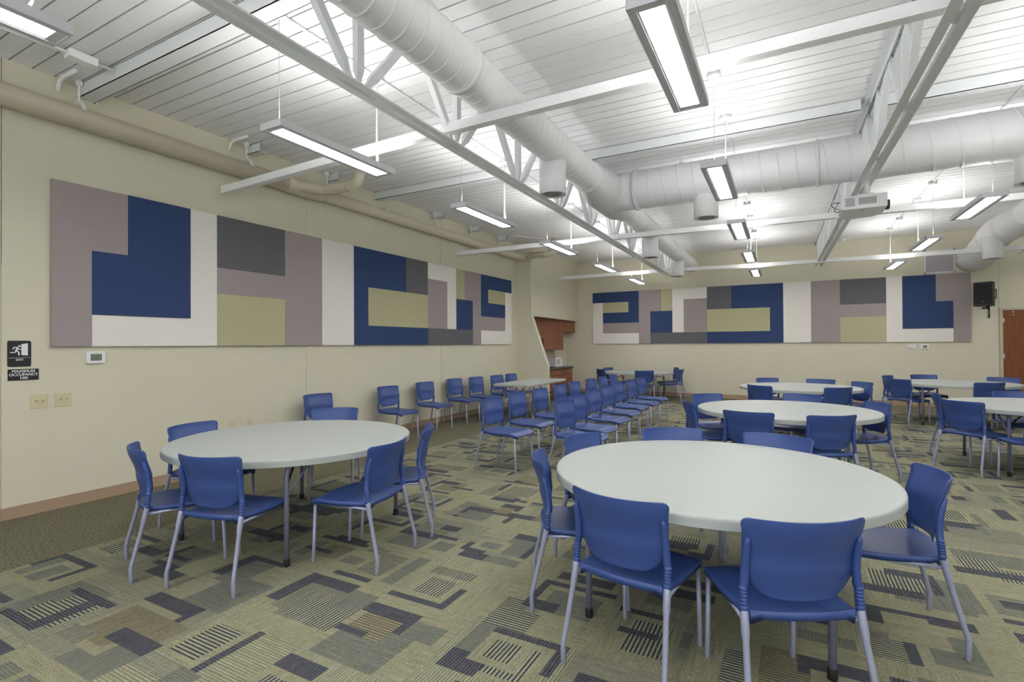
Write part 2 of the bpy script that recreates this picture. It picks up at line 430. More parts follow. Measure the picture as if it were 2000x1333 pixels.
# purlins across the room
def purlin(name, label, y, x0, x1, w=.13, h=.125, grp=None):
    m = MB(); z1 = ZC; z0 = ZC-h
    m.box(x0, x1, y, y+.006, z0, z1); m.box(x0, x1, y, y+w, z0, z0+.006); m.box(x0, x1, y+w-.006, y+w, z0, z0+.03); m.box(x0, x1, y, y+w, z1-.006, z1-.001)
    o = m.obj(name, STEEL); return tag(o, label, 'ceiling purlin', grp)
purlin('roof_purlin', 'white channel purlin across the ceiling nearest the left foreground', 2.31, XL, .66)
purlin('roof_purlin', 'long white channel purlin crossing the ceiling in front of the big cross duct', 6.24, XL, .66)
purlin('roof_purlin', 'white channel purlin right of the second roof joist above the cross duct', 6.24, .78, 4.0)
stubs = [(4.02,'short white channel stub at the left wall, nearest the viewer'),(5.25,'short white channel stub at the left wall beside the first cream pipe elbow'),
         (7.74,'short white channel stub at the left wall above the sage mural block'),(9.02,'short white channel stub at the left wall, second from the back corner'),(10.16,'short white channel stub at the left wall with a thin conduit beside it')]
for y, lb in stubs: purlin('channel_stub', lb, y, XL+.002, XL+.26, w=.1, h=.11, grp='channel stubs along the left wall')

# ------------------------------------------------------------------ open-web roof joists
def joist(label, xa, xb, y0=-3.4, y1=13.85, node0=2.62, pitch=1.22):
    """centre line x runs from xa at y=3.5 to xb at y=13.9"""
    X = lambda y: xa+(xb-xa)*(y-3.5)/10.4
    j = thing('roof_joist', label, 'roof joist', (0,0,0))
    def angle(side, z, flip, ya, yb):
        m = MB(); g = .018; w = .058; t = .007; w2 = .05
        pr = [(g,0),(g+w,0),(g+w,t),(g+t,t),(g+t,w2),(g,w2)]
        pts = [Vector((X(ya)+side*p, ya, z+(-q if flip else q))) for p, q in pr]
        m.poly(pts, (X(yb)-X(ya), yb-ya, 0)); return m
    for s in (-1, 1):
        m = angle(s, 3.24, False, y0, y1); m.obj('bottom_chord', STEEL, j)
        m = angle(s, 3.945, True, y0, YB-.01); m.obj('top_chord', STEEL, j)
    def web(p, q, w=.054, t=.026):
        p = Vector(p); q = Vector(q); d = (q-p); L = d.length; d.normalize(); sd = Vector((1,0,0)); up = d.cross(sd).normalized(); sd = up.cross(d)
        m = MB(); pr = [(0,.5,1.),(.08,.55,1.),(.18,1.,.55),(.82,1.,.55),(.92,.55,1.),(1,.5,1.)]
        rings = []
        for f, a, b in pr:
            c = p+d*L*f; hw = w*.5*(1.15-.0*a)*(.7 if a < .9 else 1); ht = t*.5*(a if a < .9 else 1.9)
            rings.append([m.bm.verts.new(c+up*hw*sx+sd*ht*sy) for sx, sy in ((-1,-1),(1,-1),(1,1),(-1,1))])
        for r1, r2 in zip(rings, rings[1:]):
            for k in range(4): m.bm.faces.new((r1[k], r1[(k+1)%4], r2[(k+1)%4], r2[k]))
        m.bm.faces.new(rings[0]); m.bm.faces.new(rings[-1][::-1])
        return m.obj('web_member', STEEL, j)
    k = math.ceil((y0-node0)/pitch); y = node0+k*pitch
    while y < y1+.1:
        zb, zt = 3.262, 3.925
        web((X(y), y, zb), (X(y), y, zt))
        for s in (-1, 1):
            if y0 < y+s*.6 < YB-.1: web((X(y), y+s*.05, zb), (X(y+s*.6), y+s*.58, zt))
        y += pitch
    return j
joist('white open-web roof joist running beside the spiral duct on the left', -2.62, -2.75)
joist('white open-web roof joist that carries the projector', .825, .607, node0=2.4)
joist('white open-web roof joist at the right edge past the projector', 4.36, 4.13, node0=2.5)

# cross tubes hung under the joists
def cross_tube(label, y, pts):
    m = MB()
    for (xa, za), (xb, zb) in zip(pts, pts[1:]):
        m.poly([(xa,y-.04,za),(xa,y+.04,za),(xa,y+.04,za+.08),(xa,y-.04,za+.08)], (xb-xa, 0, zb-za))
    return tag(m.obj('cross_tube', WHITE), label, 'ceiling tube', None)
cross_tube('square white tube crossing under the ceiling nearest the viewer', 3.70, [(-5.83,3.262),(-4.3,3.30),(-2.7,3.328),(-1.6,3.335),(.82,3.34),(4.3,3.34)])
cross_tube('square white tube crossing the middle of the room behind the cross duct', 8.587, [(XL+.003,3.27),(-2.6,3.262),(-.8,3.243),(4.3,3.225)])
cross_tube('square white tube crossing in front of the back wall', 13.0, [(-5.56,3.235),(-2.6,3.25),(-.7,3.215),(4.3,3.19)])

# ------------------------------------------------------------------ ducts
def spiral(m, A, B, r, pitch=.13, n=40, h=.005, ph=0.):
    """spiral-seam duct from A to B; ridges run round it as a helix"""
    A, B = Vector(A), Vector(B); d = B-A; L = d.length; d.normalize()
    up = Vector((0,0,1)) if abs(d.z) < .9 else Vector((1,0,0)); sd = d.cross(up).normalized(); up = sd.cross(d)
    ss = []; k = -2
    while k*pitch < L+2*pitch:
        for f, e in ((0,0),(.05,0),(.40,0),(.455,0),(.47,1),(.53,1),(.545,0),(.60,0),(.95,0)): ss.append(((k+f)*pitch, e))
        k += 1
    cols = []
    for a in range(n+1):
        th = 2*PI*a/n+ph; off = pitch*a/n; col = []
        for s_, e in ss:
            s2 = s_+off; s2 = min(max(s2, 0), L); rr = r+h*e
            col.append(m.bm.verts.new(A+d*s2+(up*math.cos(th)+sd*math.sin(th))*rr))
        cols.append(col)
    for a in range(n):
        for i in range(len(ss)-1):
            f = m.bm.faces.new((cols[a][i], cols[a+1][i], cols[a+1][i+1], cols[a][i+1])); f.smooth = True
    return m
def ring(m, A, d, r, w=.03, h=.012, n=40):
    d = Vector(d).normalized(); A = Vector(A)
    m.tube([A-d*w/2, A-d*w/2+d*.001, A+d*w/2-d*.001, A+d*w/2], [r, r+h, r+h, r], n)
    return m
def duct_clean(o):
    bm = bmesh.new(); bm.from_mesh(o.data); bmesh.ops.remove_doubles(bm, verts=bm.verts, dist=1e-5); bmesh.ops.dissolve_degenerate(bm, edges=bm.edges, dist=1e-6)
    bm.to_mesh(o.data); bm.free()
def boot(parent, x, y, zt, zb, r):
    """round drop with a recessed diffuser, closed at the top inside the duct"""
    m = MB(); m.lathe([(0,zt),(r,zt),(r,zb+.004),(r-.002,zb),(r-.020,zb),(r-.026,zb+.008),(r-.036,zb+.018),(0,zb+.022)], 40, c=(x,y,0)); o = m.obj('diffuser_boot', DUCT, parent)
    m = MB()
    for q in (.2,.4,.6,.8): m.lathe([(r*.78*q-.004,zb+.021),(r*.78*q,zb+.004),(r*.78*q+.005,zb+.021)], 28, c=(x,y,0))
    for a in range(10):
        c, s = math.cos(a*PI/5), math.sin(a*PI/5); m.tube([(x,y,zb+.018),(x+c*r*.72,y+s*r*.72,zb+.012)], .003, 5)
    m.obj('diffuser_vanes', mat('vane_grey', srgb(176,174,182), rough=.5, noise=.02) if 'vane_grey' not in MATS else MATS['vane_grey'], o)
D1x = lambda y: -2.19-.0125*(y-2.5)
d1 = thing('spiral_duct', 'long white round spiral duct running to the back wall beside the left joist', 'air duct', (0,0,0))
ZD = 3.6
m = MB(); spiral(m, (D1x(-3.4),-3.4,ZD), (D1x(3.26),3.26,ZD), .19, .145, ph=PI/2); o = m.obj('wide_section', DUCT, d1, fix=False); duct_clean(o)
m = MB(); spiral(m, (D1x(3.26),3.26,ZD), (D1x(6.2),6.2,ZD), .178, .12); o = m.obj('middle_section', DUCT, d1, fix=False); duct_clean(o)
m = MB(); spiral(m, (D1x(7.95),7.95,ZD), (D1x(YB),YB-.005,ZD), .174, .11); o = m.obj('far_section', DUCT, d1, fix=False); duct_clean(o)
m = MB(); ring(m, (D1x(3.26),3.26,ZD), (0,1,0), .19, .05, .012); m.obj('flange', DUCT, d1)
m = MB(); ring(m, (D1x(11.55),11.55,ZD), (0,1,0), .176, .05, .012); m.obj('flange', DUCT, d1)
# tee body: reducers up to the size of the cross duct
m = MB(); m.tube([(D1x(y),y,ZD) for y in (6.14,6.18,6.24,6.62,6.68,7.45,7.55,7.85,7.93,7.97)], [.178,.192,.192,.262,.268,.268,.262,.192,.19,.175], 44)
for y in (6.2, 7.9): ring(m, (D1x(y),y,ZD), (0,1,0), .188, .03, .012)
m.obj('tee_fitting', DUCT, d1)
for y, zb, r in ((5.13,3.10,.145),(9.85,3.11,.15),(12.79,3.09,.152)): boot(d1, D1x(y)+(-.03), y, 3.5, zb, r)

d2 = thing('spiral_duct', 'large white round spiral duct crossing the room from left to right', 'air duct', (0,0,0))
YD = 7.07
m = MB(); m.tube([(D1x(YD),YD,ZD),(-1.83,YD,ZD)], .258, 44); m.obj('branch_collar', DUCT, d2)
m = MB(); spiral(m, (-1.86,YD,ZD), (.31,YD,ZD), .257, .19, ph=PI); o = m.obj('left_section', DUCT, d2, fix=False); duct_clean(o)
m = MB(); spiral(m, (.31,YD,ZD), (3.46,YD,ZD), .262, .24, ph=PI); o = m.obj('right_section', DUCT, d2, fix=False); duct_clean(o)
for x, w, h in ((-1.83,.035,.02),(.31,.02,.018)):
    m = MB(); ring(m, (x,YD,ZD), (1,0,0), .257, w, h); m.obj('flange', DUCT, d2)
boot(d2, -.935, YD, 3.5, 3.10, .152); boot(d2, 2.20, YD, 3.5, 3.08, .155)
m = MB(); m.tube([(-1.24,YD,3.85),(-1.24,YD,ZC)], .006, 6); m.box(-1.27,-1.21,YD-.02,YD+.02,3.855,3.885); m.obj('hanger_rod', WHITE, d2)

d3 = thing('spiral_duct', 'thick white round duct at the right edge that bends down into the back wall', 'air duct', (0,0,0))
xd = 3.55
m = MB(); spiral(m, (xd+.13,5.9,ZD), (xd+.02,12.5,ZD), .275, .9); o = m.obj('straight_section', DUCT, d3, fix=False); duct_clean(o)
pth = [(xd+.02,12.45,ZD),(xd+.02,12.9,ZD)]+[(xd+.02-.02*t, 12.98+1.35*t, ZD-.30*(t*t*(3-2*t))) for t in [k/16 for k in range(17)]]+[(xd,14.5,3.30),(xd,YB-.003,3.30)]
m = MB(); m.tube(pth, .276, 44); m.obj('offset_bend', DUCT, d3)
for p, dv in (((xd+.02,12.6,3.598),(0,1,0)),((xd+.01,13.4,3.54),(0,1,-.25)),((xd,13.9,3.38),(0,1,-.25)),((xd,14.3,3.303),(0,1,-.03))):
    m = MB(); ring(m, p, dv, .274, .022, .006); m.obj('seam_ring', DUCT, d3)
boot(d3, xd-.16, 12.80, 3.45, 3.035, .155)
m = MB(); m.tube([(xd+.13,5.95,ZD),(xd+.13,YD,ZD),(xd+.13,7.4,ZD)], .276, 40); m.obj('joining_collar', DUCT, d3)

# ------------------------------------------------------------------ cream pipe along the left wall
pp = thing('wall_pipe', 'cream painted pipe running high along the left wall with two branches', 'pipe', (0,0,0))
xp, zp = XL+.112, 3.6
m = MB(); m.tube([(xp,YF+.2,zp),(xp,4.75,zp)], .10, 28); m.obj('main_run', PIPE, pp)
m = MB(); m.tube([(xp,4.50,zp),(xp,4.52,zp),(xp,4.95,zp),(xp,5.08,zp),(xp,5.1,zp)], [.10,.108,.108,.098,.088], 28)
m.tube([(xp,4.62,zp),(xp+.12,4.80,zp),(xp+.22,4.93,zp)], .078, 24); m.obj('wye_fitting', PIPE, pp)
m = MB(); m.tube([(xp,5.05,zp),(xp,10.78,zp),(xp+.02,10.92,zp),(xp+.10,11.02,zp),(xp+.22,11.04,zp)], [.086,.086,.088,.09,.088], 28); m.obj('far_run', PIPE, pp)
def bend(pts): return pts
m = MB(); m.tube([(xp+.18,4.88,zp),(xp+.26,4.955,zp),(xp+.34,4.975,zp),(-5.09,4.985,zp),(-5.03,4.985,zp+.015),(-4.985,4.985,zp+.05),(-4.965,4.985,zp+.1),(-4.965,4.985,ZC)], .072, 24)
ring(m, (-5.11,4.985,zp), (1,0,0), .072, .03, .008); ring(m, (-4.965,4.985,zp+.12), (0,0,1), .072, .03, .008); m.obj('branch_pipe', PIPE, pp)
m = MB(); m.tube([(xp+.2,11.035,zp),(-4.96,11.035,zp),(-4.88,11.035,zp+.015),(-4.83,11.035,zp+.06),(-4.815,11.035,zp+.12),(-4.815,11.035,ZC)], .078, 24)
ring(m, (-5.05,11.035,zp), (1,0,0), .078, .03, .008); ring(m, (xp+.3,11.035,zp), (1,0,0), .078, .03, .008); m.obj('branch_pipe', PIPE, pp)
hl = ['white clevis hanger on the cream pipe above the mauve end of the mural','white clevis hanger on the cream pipe before the near cross tube','white clevis hanger on the cream pipe just past the wye fitting','white clevis hanger on the cream pipe at the middle purlin',
      'white clevis hanger on the cream pipe above the sage mural block','white clevis hanger on the cream pipe second from its far end','white clevis hanger on the cream pipe nearest the far elbow']
for y, lb in zip((2.28,3.95,5.18,6.35,7.71,8.96,10.12), hl):
    r = .104 if y < 5 else .09
    m = MB(); m.tube([(xp,y,zp+r+.05),(xp,y,ZC-.002)], .008, 8)
    m.box(xp-.02,xp+.02,y-.02,y+.02,ZC-.05,ZC-.003)
    for s in (-1,1):
        m.poly([(xp,y-.017,zp+r+.055),(xp+s*(r*.6),y-.017,zp+r+.01),(xp+s*(r+.004),y-.017,zp+r*.45),(xp+s*(r+.01),y-.017,zp+r*.45),(xp+s*(r*.62),y-.017,zp+r+.016),(xp,y-.017,zp+r+.063)], (0,.034,0))
    tag(m.obj('pipe_hanger', WHITE), lb, 'pipe hanger', 'clevis hangers on the cream pipe')

# ceiling conduits, junction box
def conduit(label, pts, r=.012):
    m = MB(); m.tube(pts, r, 10); return tag(m.obj('ceiling_conduit', WHITE), label, 'conduit')
conduit('thin white conduit on the ceiling above the left row of lights', [(-3.28,.2,3.936),(-3.40,13.5,3.936)])
conduit('thin white conduit on the ceiling above the middle row of lights', [(-.55,.2,3.936),(-.66,13.7,3.936)])
conduit('thin white conduit on the ceiling above the right row of lights', [(2.08,.2,3.936),(1.93,13.9,3.936)])
conduit('thin white conduit bent down to the left wall near the far stub', [(-5.60,10.2,3.88),(-5.45,10.2,3.93),(-4.9,11.1,3.935)], .01)
jb = thing('junction_box', 'white electrical box on the ceiling at the upper left corner', 'junction box', (-5.18,2.06,ZC))
m = MB(); m.box(-.05,.05,-.10,.10,-.10,-.035); m.obj('box_body', WHITE, jb, bevel=.003)
m = MB(); m.tube([(0,-.95,-.06),(0,.27,-.06)], .012, 10); m.tube([(-.03,-.95,-.06),(-.03,-.08,-.06)], .012, 10); m.tube([(-.02,0,-.035),(-.02,0,-.001)], .006, 6); m.obj('conduit_pair', WHITE, jb)
for k, (y, lb) in enumerate(((2.16,'short bent white conduit entering the left wall, near one'),(2.46,'short bent white conduit entering the left wall just past the purlin'),(3.80,'short bent white conduit entering the left wall by the first stub'))):
    m = MB(); m.tube([(XL+.34,y,3.925),(XL+.12,y,3.925),(XL+.05,y,3.905),(XL+.02,y,3.86),(XL+.004,y,3.82)], .017, 10); m.tube([(XL+.12,y-.03,3.93),(XL+.12,y+.03,3.93)], .008, 6)
    tag(m.obj('conduit_elbow', WHITE), lb, 'conduit', 'conduit elbows at the left wall')
sm = thing('ceiling_sensor', 'small white sensor on the ceiling near the back wall by the projector joist', 'sensor', (1.18,14.5,ZC))
m = MB(); m.lathe([(0,0),(.05,0),(.05,-.02),(.03,-.03),(.03,-.07),(.02,-.085),(0,-.09)], 20); m.obj('sensor_head', TWHITE, sm)

# ------------------------------------------------------------------ pendant lights
def make_light():
    t = thing('pendant_light', 'x', 'pendant light', (0,0,0), 0, 'pendant lights in three rows')
    W, L, z = .112, 1.235, 0.                 # origin: centre of near end, underside
    m = MB()
    for s in (-1, 1): m.box(s*W-.004*s-.004, s*W-.004*s+.004, 0, L, 0, .052)
    m.box(-W, W, 0, .008, 0, .052); m.box(-W, W, L-.008, L, 0, .052); m.obj('housing', FRAME, t)
    m = MB()
    m.box(-W+.008, -.060, .008, L-.008, .004, .010); m.box(.060, W-.008, .008, L-.008, .004, .010)
    m.box(-.060, .060, .008, .055, .004, .010); m.box(-.060, .060, L-.055, L-.008, .004, .010)
    for s in (-1, 1): m.box(s*.075-.004, s*.075+.004, .008, L-.008, 0, .006)
    m.box(-W+.008, W-.008, .008, L-.008, .030, .036); m.obj('reflector_frame', FRAME, t)
    m = MB(); m.box(-.060, .060, .055, L-.055, .008, .014); m.obj('diffuser', LAMP, t)
    m = MB(); m.box(-.085, .085, .05, L-.05, .040, .044); m.obj('uplight_lens', UPL, t)
    m = MB(); m.tube([(0,.075,.04),(0,.075,ZC-3.06-.02)], .0025, 6); m.tube([(0,.075,.04),(0,.075,.085)], .006, 8); m.obj('hanging_wire', CHROME, t)
    m = MB(); m.tube([(0,L-.13,.04),(0,L-.13,ZC-3.06-.02)], .0025, 6); m.tube([(.02,L-.165,.045),(.025,L-.135,.12),(.006,L-.125,.2),(.004,L-.127,ZC-3.06-.02)], .0065, 8); m.obj('power_cord', TWHITE, t)
    for y in (.075, L-.13):
        m = MB(); m.lathe([(0,-.001),(.055,-.001),(.055,-.036),(.066,-.038),(.066,-.048),(.03,-.052),(0,-.054)], 24, c=(0,y,ZC-3.06)); m.obj('canopy', TWHITE, t)
    return t
light0 = make_light()
first = True
rows = [('left', -3.31, -.010, [(-2.45,0),(0.0,1),(2.45,2),(4.90,3),(7.35,4),(9.85,5),(12.5,6)]),
        ('middle', -.56, -.0095, [(-2.45,0),(0.0,1),(2.40,2),(4.90,3),(7.37,4),(9.85,5),(12.35,6)]),
        ('right', 2.03, -.008, [(-2.45,0),(0.0,1),(2.45,2),(4.90,3),(7.42,4),(9.97,5),(12.55,6)]),
        ('far right', 5.0, -.0, [(-1.2,0),(2.4,1),(5.2,2),(9.6,3),(12.5,4)])]
place = ['first','second','third','fourth','fifth','sixth','seventh']
special = {('left',1):'grey pendant light cut off by the upper left corner',('left',2):'long lit pendant light in front of the near cross tube above the mural',('left',3):'lit pendant light over the wall chairs, third in the left row',
 ('left',4):'lit pendant light hanging in front of the far cream pipe elbow',('left',5):'small lit pendant light in front of the kitchenette soffit',('left',6):'smallest lit pendant light of the left row, near the back wall',
 ('middle',2):'largest lit pendant light, cut off by the top edge',('middle',3):'lit pendant light in front of the big cross duct',('middle',4):'lit pendant light below the cross duct, beside the middle cross tube',
 ('middle',5):'small lit pendant light, second from the back wall in the middle row',('middle',6):'smallest lit pendant light of the middle row, by the back wall',
 ('right',4):'lit pendant light at the right edge beside the thick duct',('right',5):'lit pendant light in front of the wall grille',('right',6):'small lit pendant light left of the wall grille'}
for nm, x, sl, L in rows:
    for y, k in L:
        lb = special.get((nm, k), 'lit pendant light, %s in the %s row counted from behind the viewer' % (place[k], nm))
        loc = (x+sl*(y-2.5), y, 3.06); rz = math.atan(-sl)
        if first: light0.location = loc; light0.rotation_euler = (0,0,rz); light0['label'] = lb; first = False
        else: dup(light0, loc, rz, lb)

# ------------------------------------------------------------------ projector
pj = thing('projector', 'white ceiling projector with a black lens under the second roof joist', 'projector', (.505,6.57,2.90))
m = MB(); m.poly([(0,0,0),(.413,0,.0),(.413,0,.145),(0,0,.145)], (0,.0,0)) if False else None
m.poly([(0,0,.02),(.0,0,.145),(.413,0,.145),(.413,0,0),(.02,0,0)], (0,.36,0)); m.poly([(.0,.36,0),(0,.50,0),(.33,.50,0),(.413,.36,0)], (0,0,.145)); m.obj('body', TWHITE, pj, bevel=.006)
m = MB()
for k in range(7): m.box(.04,.125,-.003,.002,.035+k*.013,.042+k*.013)
m.obj('side_louvre', GREYP, pj)
m = MB()
for k in range(17): m.box(.162+k*.0095,.166+k*.0095,-.003,.002,.045,.115)
for k in range(6): m.box(.162,.318,-.003,.002,.045+k*.0135,.048+k*.0135)
m.obj('intake_grille', mat('beige_grille', srgb(168,160,152), rough=.6, noise=.05), pj)
m = MB(); m.tube([(.36,.25,.068),(.45,.25,.068),(.462,.25,.068)], [.054,.054,.050], 28) ; m.obj('lens', BLACK, pj)
m = MB(); m.box(.335,.375,-.002,.002,.105,.125); m.obj('name_plate', TWHITE, pj)
m = MB(); m.lathe([(0,.172),(.075,.172),(.078,.165),(.078,.155),(.06,.147),(0,.145)], 28, c=(.25,.12,0)); m.box(.16,.20,.10,.14,.145,.152); m.lathe([(0,.158),(.018,.158),(.018,.145),(0,.145)], 16, c=(.375,.1,0)); m.obj('mount_plate', TWHITE, pj)
m = MB(); m.tube([(.25,.12,.165),(.25,.12,.345)], .026, 20); m.box(.195,.305,.02,.22,.335,.341); m.obj('mount_pole', TWHITE, pj)
m = MB(); m.tube([(.0,.12,.11),(-.05,.12,.12),(-.08,.12,.10),(-.07,.12,.075),(-.04,.13,.06),(-.055,.13,.03),(-.03,.13,.01),(0,.13,.02)], .004, 8); m.tube([(.0,.10,.10),(-.02,.10,.12),(-.03,.10,.08),(-.045,.11,.05),(0,.11,.03)], .003, 8); m.obj('cables', BLACK, pj)
m = MB(); m.poly([(.19,.10,-.002),(.205,.10,-.002),(.222,.13,-.002),(.207,.13,-.002)], (0,0,.003)); m.obj('sensor_window', GREYP, pj)

# ------------------------------------------------------------------ wall grille, speaker
gr = thing('wall_grille', 'white framed louvred return grille on the back wall', 'vent', (2.725,YB,3.03))
m = MB()
for a in ((0,.555,0,.03),(0,.555,.505,.535),(0,.03,0,.535),(.525,.555,0,.535)): m.box(a[0],a[1],-.018,0,a[2],a[3])
m.obj('frame', TWHITE, gr)
m = MB()
for k in range(28): m.box(.03,.525,-.014,-.004,.034+k*.017,.043+k*.017, M=None)
m.box(.03,.525,-.003,-.001,.03,.505); m.obj('louvres', mat('louvre_grey', srgb(192,187,192), rough=.5, noise=.02), gr)
sp = thing('wall_speaker', 'black loudspeaker on a bracket right of the back wall mural', 'loudspeaker', (3.70,14.42,2.23), -math.radians(32))
m = MB(); f = [(-.165,-.16),(.165,-.16),(.14,.02),(.09,.13),(-.09,.13),(-.14,.02)]
m.poly([(x,y,0) for x, y in f], (0,0,.51)); m.obj('cabinet', BLACK, sp, bevel=.015, seg=3)
m = MB(); m.box(-.148,.148,-.170,-.158,.05,.475); m.obj('front_grille', GRILLE, sp, bevel=.006)
m = MB(); m.tube([(.155,-.06,.16),(.178,-.04,.16),(.178,-.04,.35),(.155,-.06,.35)], .012, 8); m.obj('side_handle', BLACK, sp)
m = MB(); m.box(-.012,.012,-.1725,-.170,.085,.1); m.obj('badge', GREYP, sp)
m = MB(); m.tube([(.02,.02,-.02),(.02,.02,0)], .03, 14); m.tube([(.03,.03,0),(.03,.03,-.25)], .022, 14); m.box(.015,.055,.03,.335,-.045,-.012, M=Matrix.Rotation(math.radians(32),4,'Z')); m.tube([(.03,.005,-.15),(.03,.005,-.26)], .008, 8); m.obj('mount_bracket', BLACK, sp)
m = MB(); m.tube([(.028,-.002,-.07),(.034,-.001,-.12),(.028,-.002,-.18),(.03,-.002,-.24)], .004, 6); m.obj('cable', TWHITE, sp)

# ------------------------------------------------------------------ acoustic murals
FT = .3048; Z0 = 1.4785
E1, E2, EN = 24.08, 27.6, 28.63
blocks = [('mauve', F_MAUVE, [(0,1,0,5),(1,2,3,5)], .04), ('navy', F_NAVY, [(1,2,1,3),(2,4,1,5)], .048), ('cream', F_WHITE, [(1,4,0,1),(4,5,0,5)], .038),
 ('charcoal', F_CHAR, [(5,8,3,5)], .04), ('mauve', F_MAUVE, [(5,8,2,3),(8,10,0,5)], .04), ('sage', F_SAGE, [(5,8,0,2)], .04), ('cream', F_WHITE, [(10,12,0,5)], .04),
 ('navy', F_NAVY, [(12,16,3,5),(12,13,1,3),(12,18,0,1)], .04), ('charcoal', F_CHAR, [(16,18,3,5)], .04), ('sage', F_SAGE, [(13,18,1,3)], .04),
 ('mauve', F_MAUVE, [(18,20,1,4)], .04), ('charcoal', F_CHAR, [(18,23,0,1)], .04), ('cream', F_WHITE, [(18,20,4,5),(20,21,1,5)], .04), ('sage', F_SAGE, [(21,22,3,5)], .04),
 ('navy', F_NAVY, [(21,23,1,3)], .04), ('mauve', F_MAUVE, [(22,23,3,5),(23,E1,0,5)], .04),
 ('navy', F_NAVY, [(E1,EN,4,5),(E1,25.07,3,4),(E1,E2,2,3)], .04), ('sage', F_SAGE, [(25.07,E2,3,4)], .04), ('mauve', F_MAUVE, [(E1,E2,1,2)], .04), ('cream', F_WHITE, [(E1,EN,0,1),(E2,EN,1,4)], .04)]
def mural(label, wallside):
    t = thing('acoustic_mural', label, 'acoustic wall panel', (XL+.0005, 2.104, Z0) if wallside == 'left' else (3.535, YB-.0005, Z0))
    for nm, M_, rects, th in blocks:
        m = MB(); e = .0012
        def ext(p, q, v): return v
        for (u0, u1, v0, v1) in rects:
            # inner edges between rects of one block stay closed
            a = 0 if any(abs(r[1]-u0) < 1e-6 and r[2] < v1 and r[3] > v0 for r in rects) else e
            b = 0 if any(abs(r[0]-u1) < 1e-6 and r[2] < v1 and r[3] > v0 for r in rects) else e
            c = 0 if any(abs(r[3]-v0) < 1e-6 and r[0] < u1 and r[1] > u0 for r in rects) else e
            d = 0 if any(abs(r[2]-v1) < 1e-6 and r[0] < u1 and r[1] > u0 for r in rects) else e
            if wallside == 'left': m.box(0, th, u0*FT+a, u1*FT-b, v0*FT+c, v1*FT-d)
            else: m.box(-u1*FT+b, -u0*FT-a, -th, 0, v0*FT+c, v1*FT-d)
        o = m.obj(nm+'_block', M_, t); o['label'] = nm+' cloth block'
mural('long block-pattern acoustic mural on the left wall', 'left')
mural('long block-pattern acoustic mural on the back wall', 'back')

# ------------------------------------------------------------------ signs, thermostats, switches, outlets
def text_mesh(body, size, m, parent, loc, sx=1., rot=None, name='lettering', bold=.0):
    cu = bpy.data.curves.new('t', 'FONT'); cu.body = body; cu.size = size; cu.align_x = 'CENTER'; cu.align_y = 'CENTER'; cu.extrude = .0006; cu.offset = bold
    to = bpy.data.objects.new('t', cu); COL.objects.link(to); bpy.context.view_layer.update()
    me = bpy.data.meshes.new_from_object(to.evaluated_get(bpy.context.evaluated_depsgraph_get())); bpy.data.objects.remove(to)
    # text plane (x right, y up) -> wall plane: right = +Y, up = +Z, out = +X
    R = Matrix(((0,0,1,loc[0]),(sx,0,0,loc[1]),(0,1,0,loc[2]),(0,0,0,1))); me.transform(R)
    o = bpy.data.objects.new(name, me); COL.objects.link(o); me.materials.clear(); me.materials.append(m); o.parent = parent; return o
def rrect(m, y0, y1, z0, z1, r, x0, x1, n=6):
    pts = []
    for cy, cz, a0 in ((y1-r,z1-r,0),(y0+r,z1-r,90),(y0+r,z0+r,180),(y1-r,z0+r,270)):
        for k in range(n+1):
            a = math.radians(a0+90*k/n); pts.append((x0, cy+r*math.cos(a), cz+r*math.sin(a)))
    m.poly(pts, (x1-x0,0,0)); return m
EPS = [0]
def stroke(m, pts, w, x0, x1):
    def e():
        EPS[0] += 1; return (EPS[0] % 23)*.00006
    for (a, b), (c, d) in zip(pts, pts[1:]):
        v = Vector((c-a, d-b)); n = Vector((-v.y, v.x)).normalized()*w/2
        m.poly([(x0,a+n.x,b+n.y),(x0,a-n.x,b-n.y),(x0,c-n.x,d-n.y),(x0,c+n.x,d+n.y)], (x1-x0+e(),0,0))
    for a, b in pts: m.poly([(x0,a+w/2*math.cos(k*PI/5),b+w/2*math.sin(k*PI/5)) for k in range(10)], (x1-x0+e(),0,0))
ex = thing('exit_sign', 'black EXIT sign with a running figure on the left wall', 'sign', (XL,1.817,1.305))
m = MB(); rrect(m, 0, .157, 0, .226, .016, 0, .004); m.obj('sign_plate', SIGNB, ex)
E_ = lambda x, y: ((x-118)/387*.157, .226-(y-383)/430*.226)
m = MB(); X0_, X1_ = .004, .0048
stroke(m, [E_(205,520),E_(228,490),E_(290,494)], .0072, X0_, X1_)
stroke(m, [E_(280,500),E_(256,548)], .014, X0_, X1_)
stroke(m, [E_(285,502),E_(302,524),E_(336,524)], .0066, X0_, X1_)
stroke(m, [E_(166,577),E_(236,577),E_(258,548)], .0078, X0_, X1_)
stroke(m, [E_(262,548),E_(300,575),E_(303,620)], .0092, X0_, X1_)
hx, hz = E_(314,472); m.poly([(X0_,hx+.0085*math.cos(k*PI/8),hz+.0085*math.sin(k*PI/8)) for k in range(16)], (X1_-X0_,0,0)); m.obj('running_figure', SIGNW, ex)
m = MB(); m.poly([(X0_,)+E_(*p) for p in ((343,440),(450,425),(450,630),(343,622))], (X1_-X0_,0,0)); m.obj('door_symbol', SIGNW, ex)
m = MB(); stroke(m, [E_(140,666),E_(490,662)], .0022, X0_, X1_); m.obj('rule_line', SIGNW, ex)
text_mesh('EXIT', .0215, SIGNW, ex, (.0046,)+E_(316,700), 1.12, bold=.0005)
oc = thing('occupancy_sign', 'black MAXIMUM OCCUPANCY 105 sign under the EXIT sign', 'sign', (XL,1.820,1.186))
m = MB(); m.box(0,.004,0,.206,0,.098); m.obj('sign_plate', SIGNB, oc)
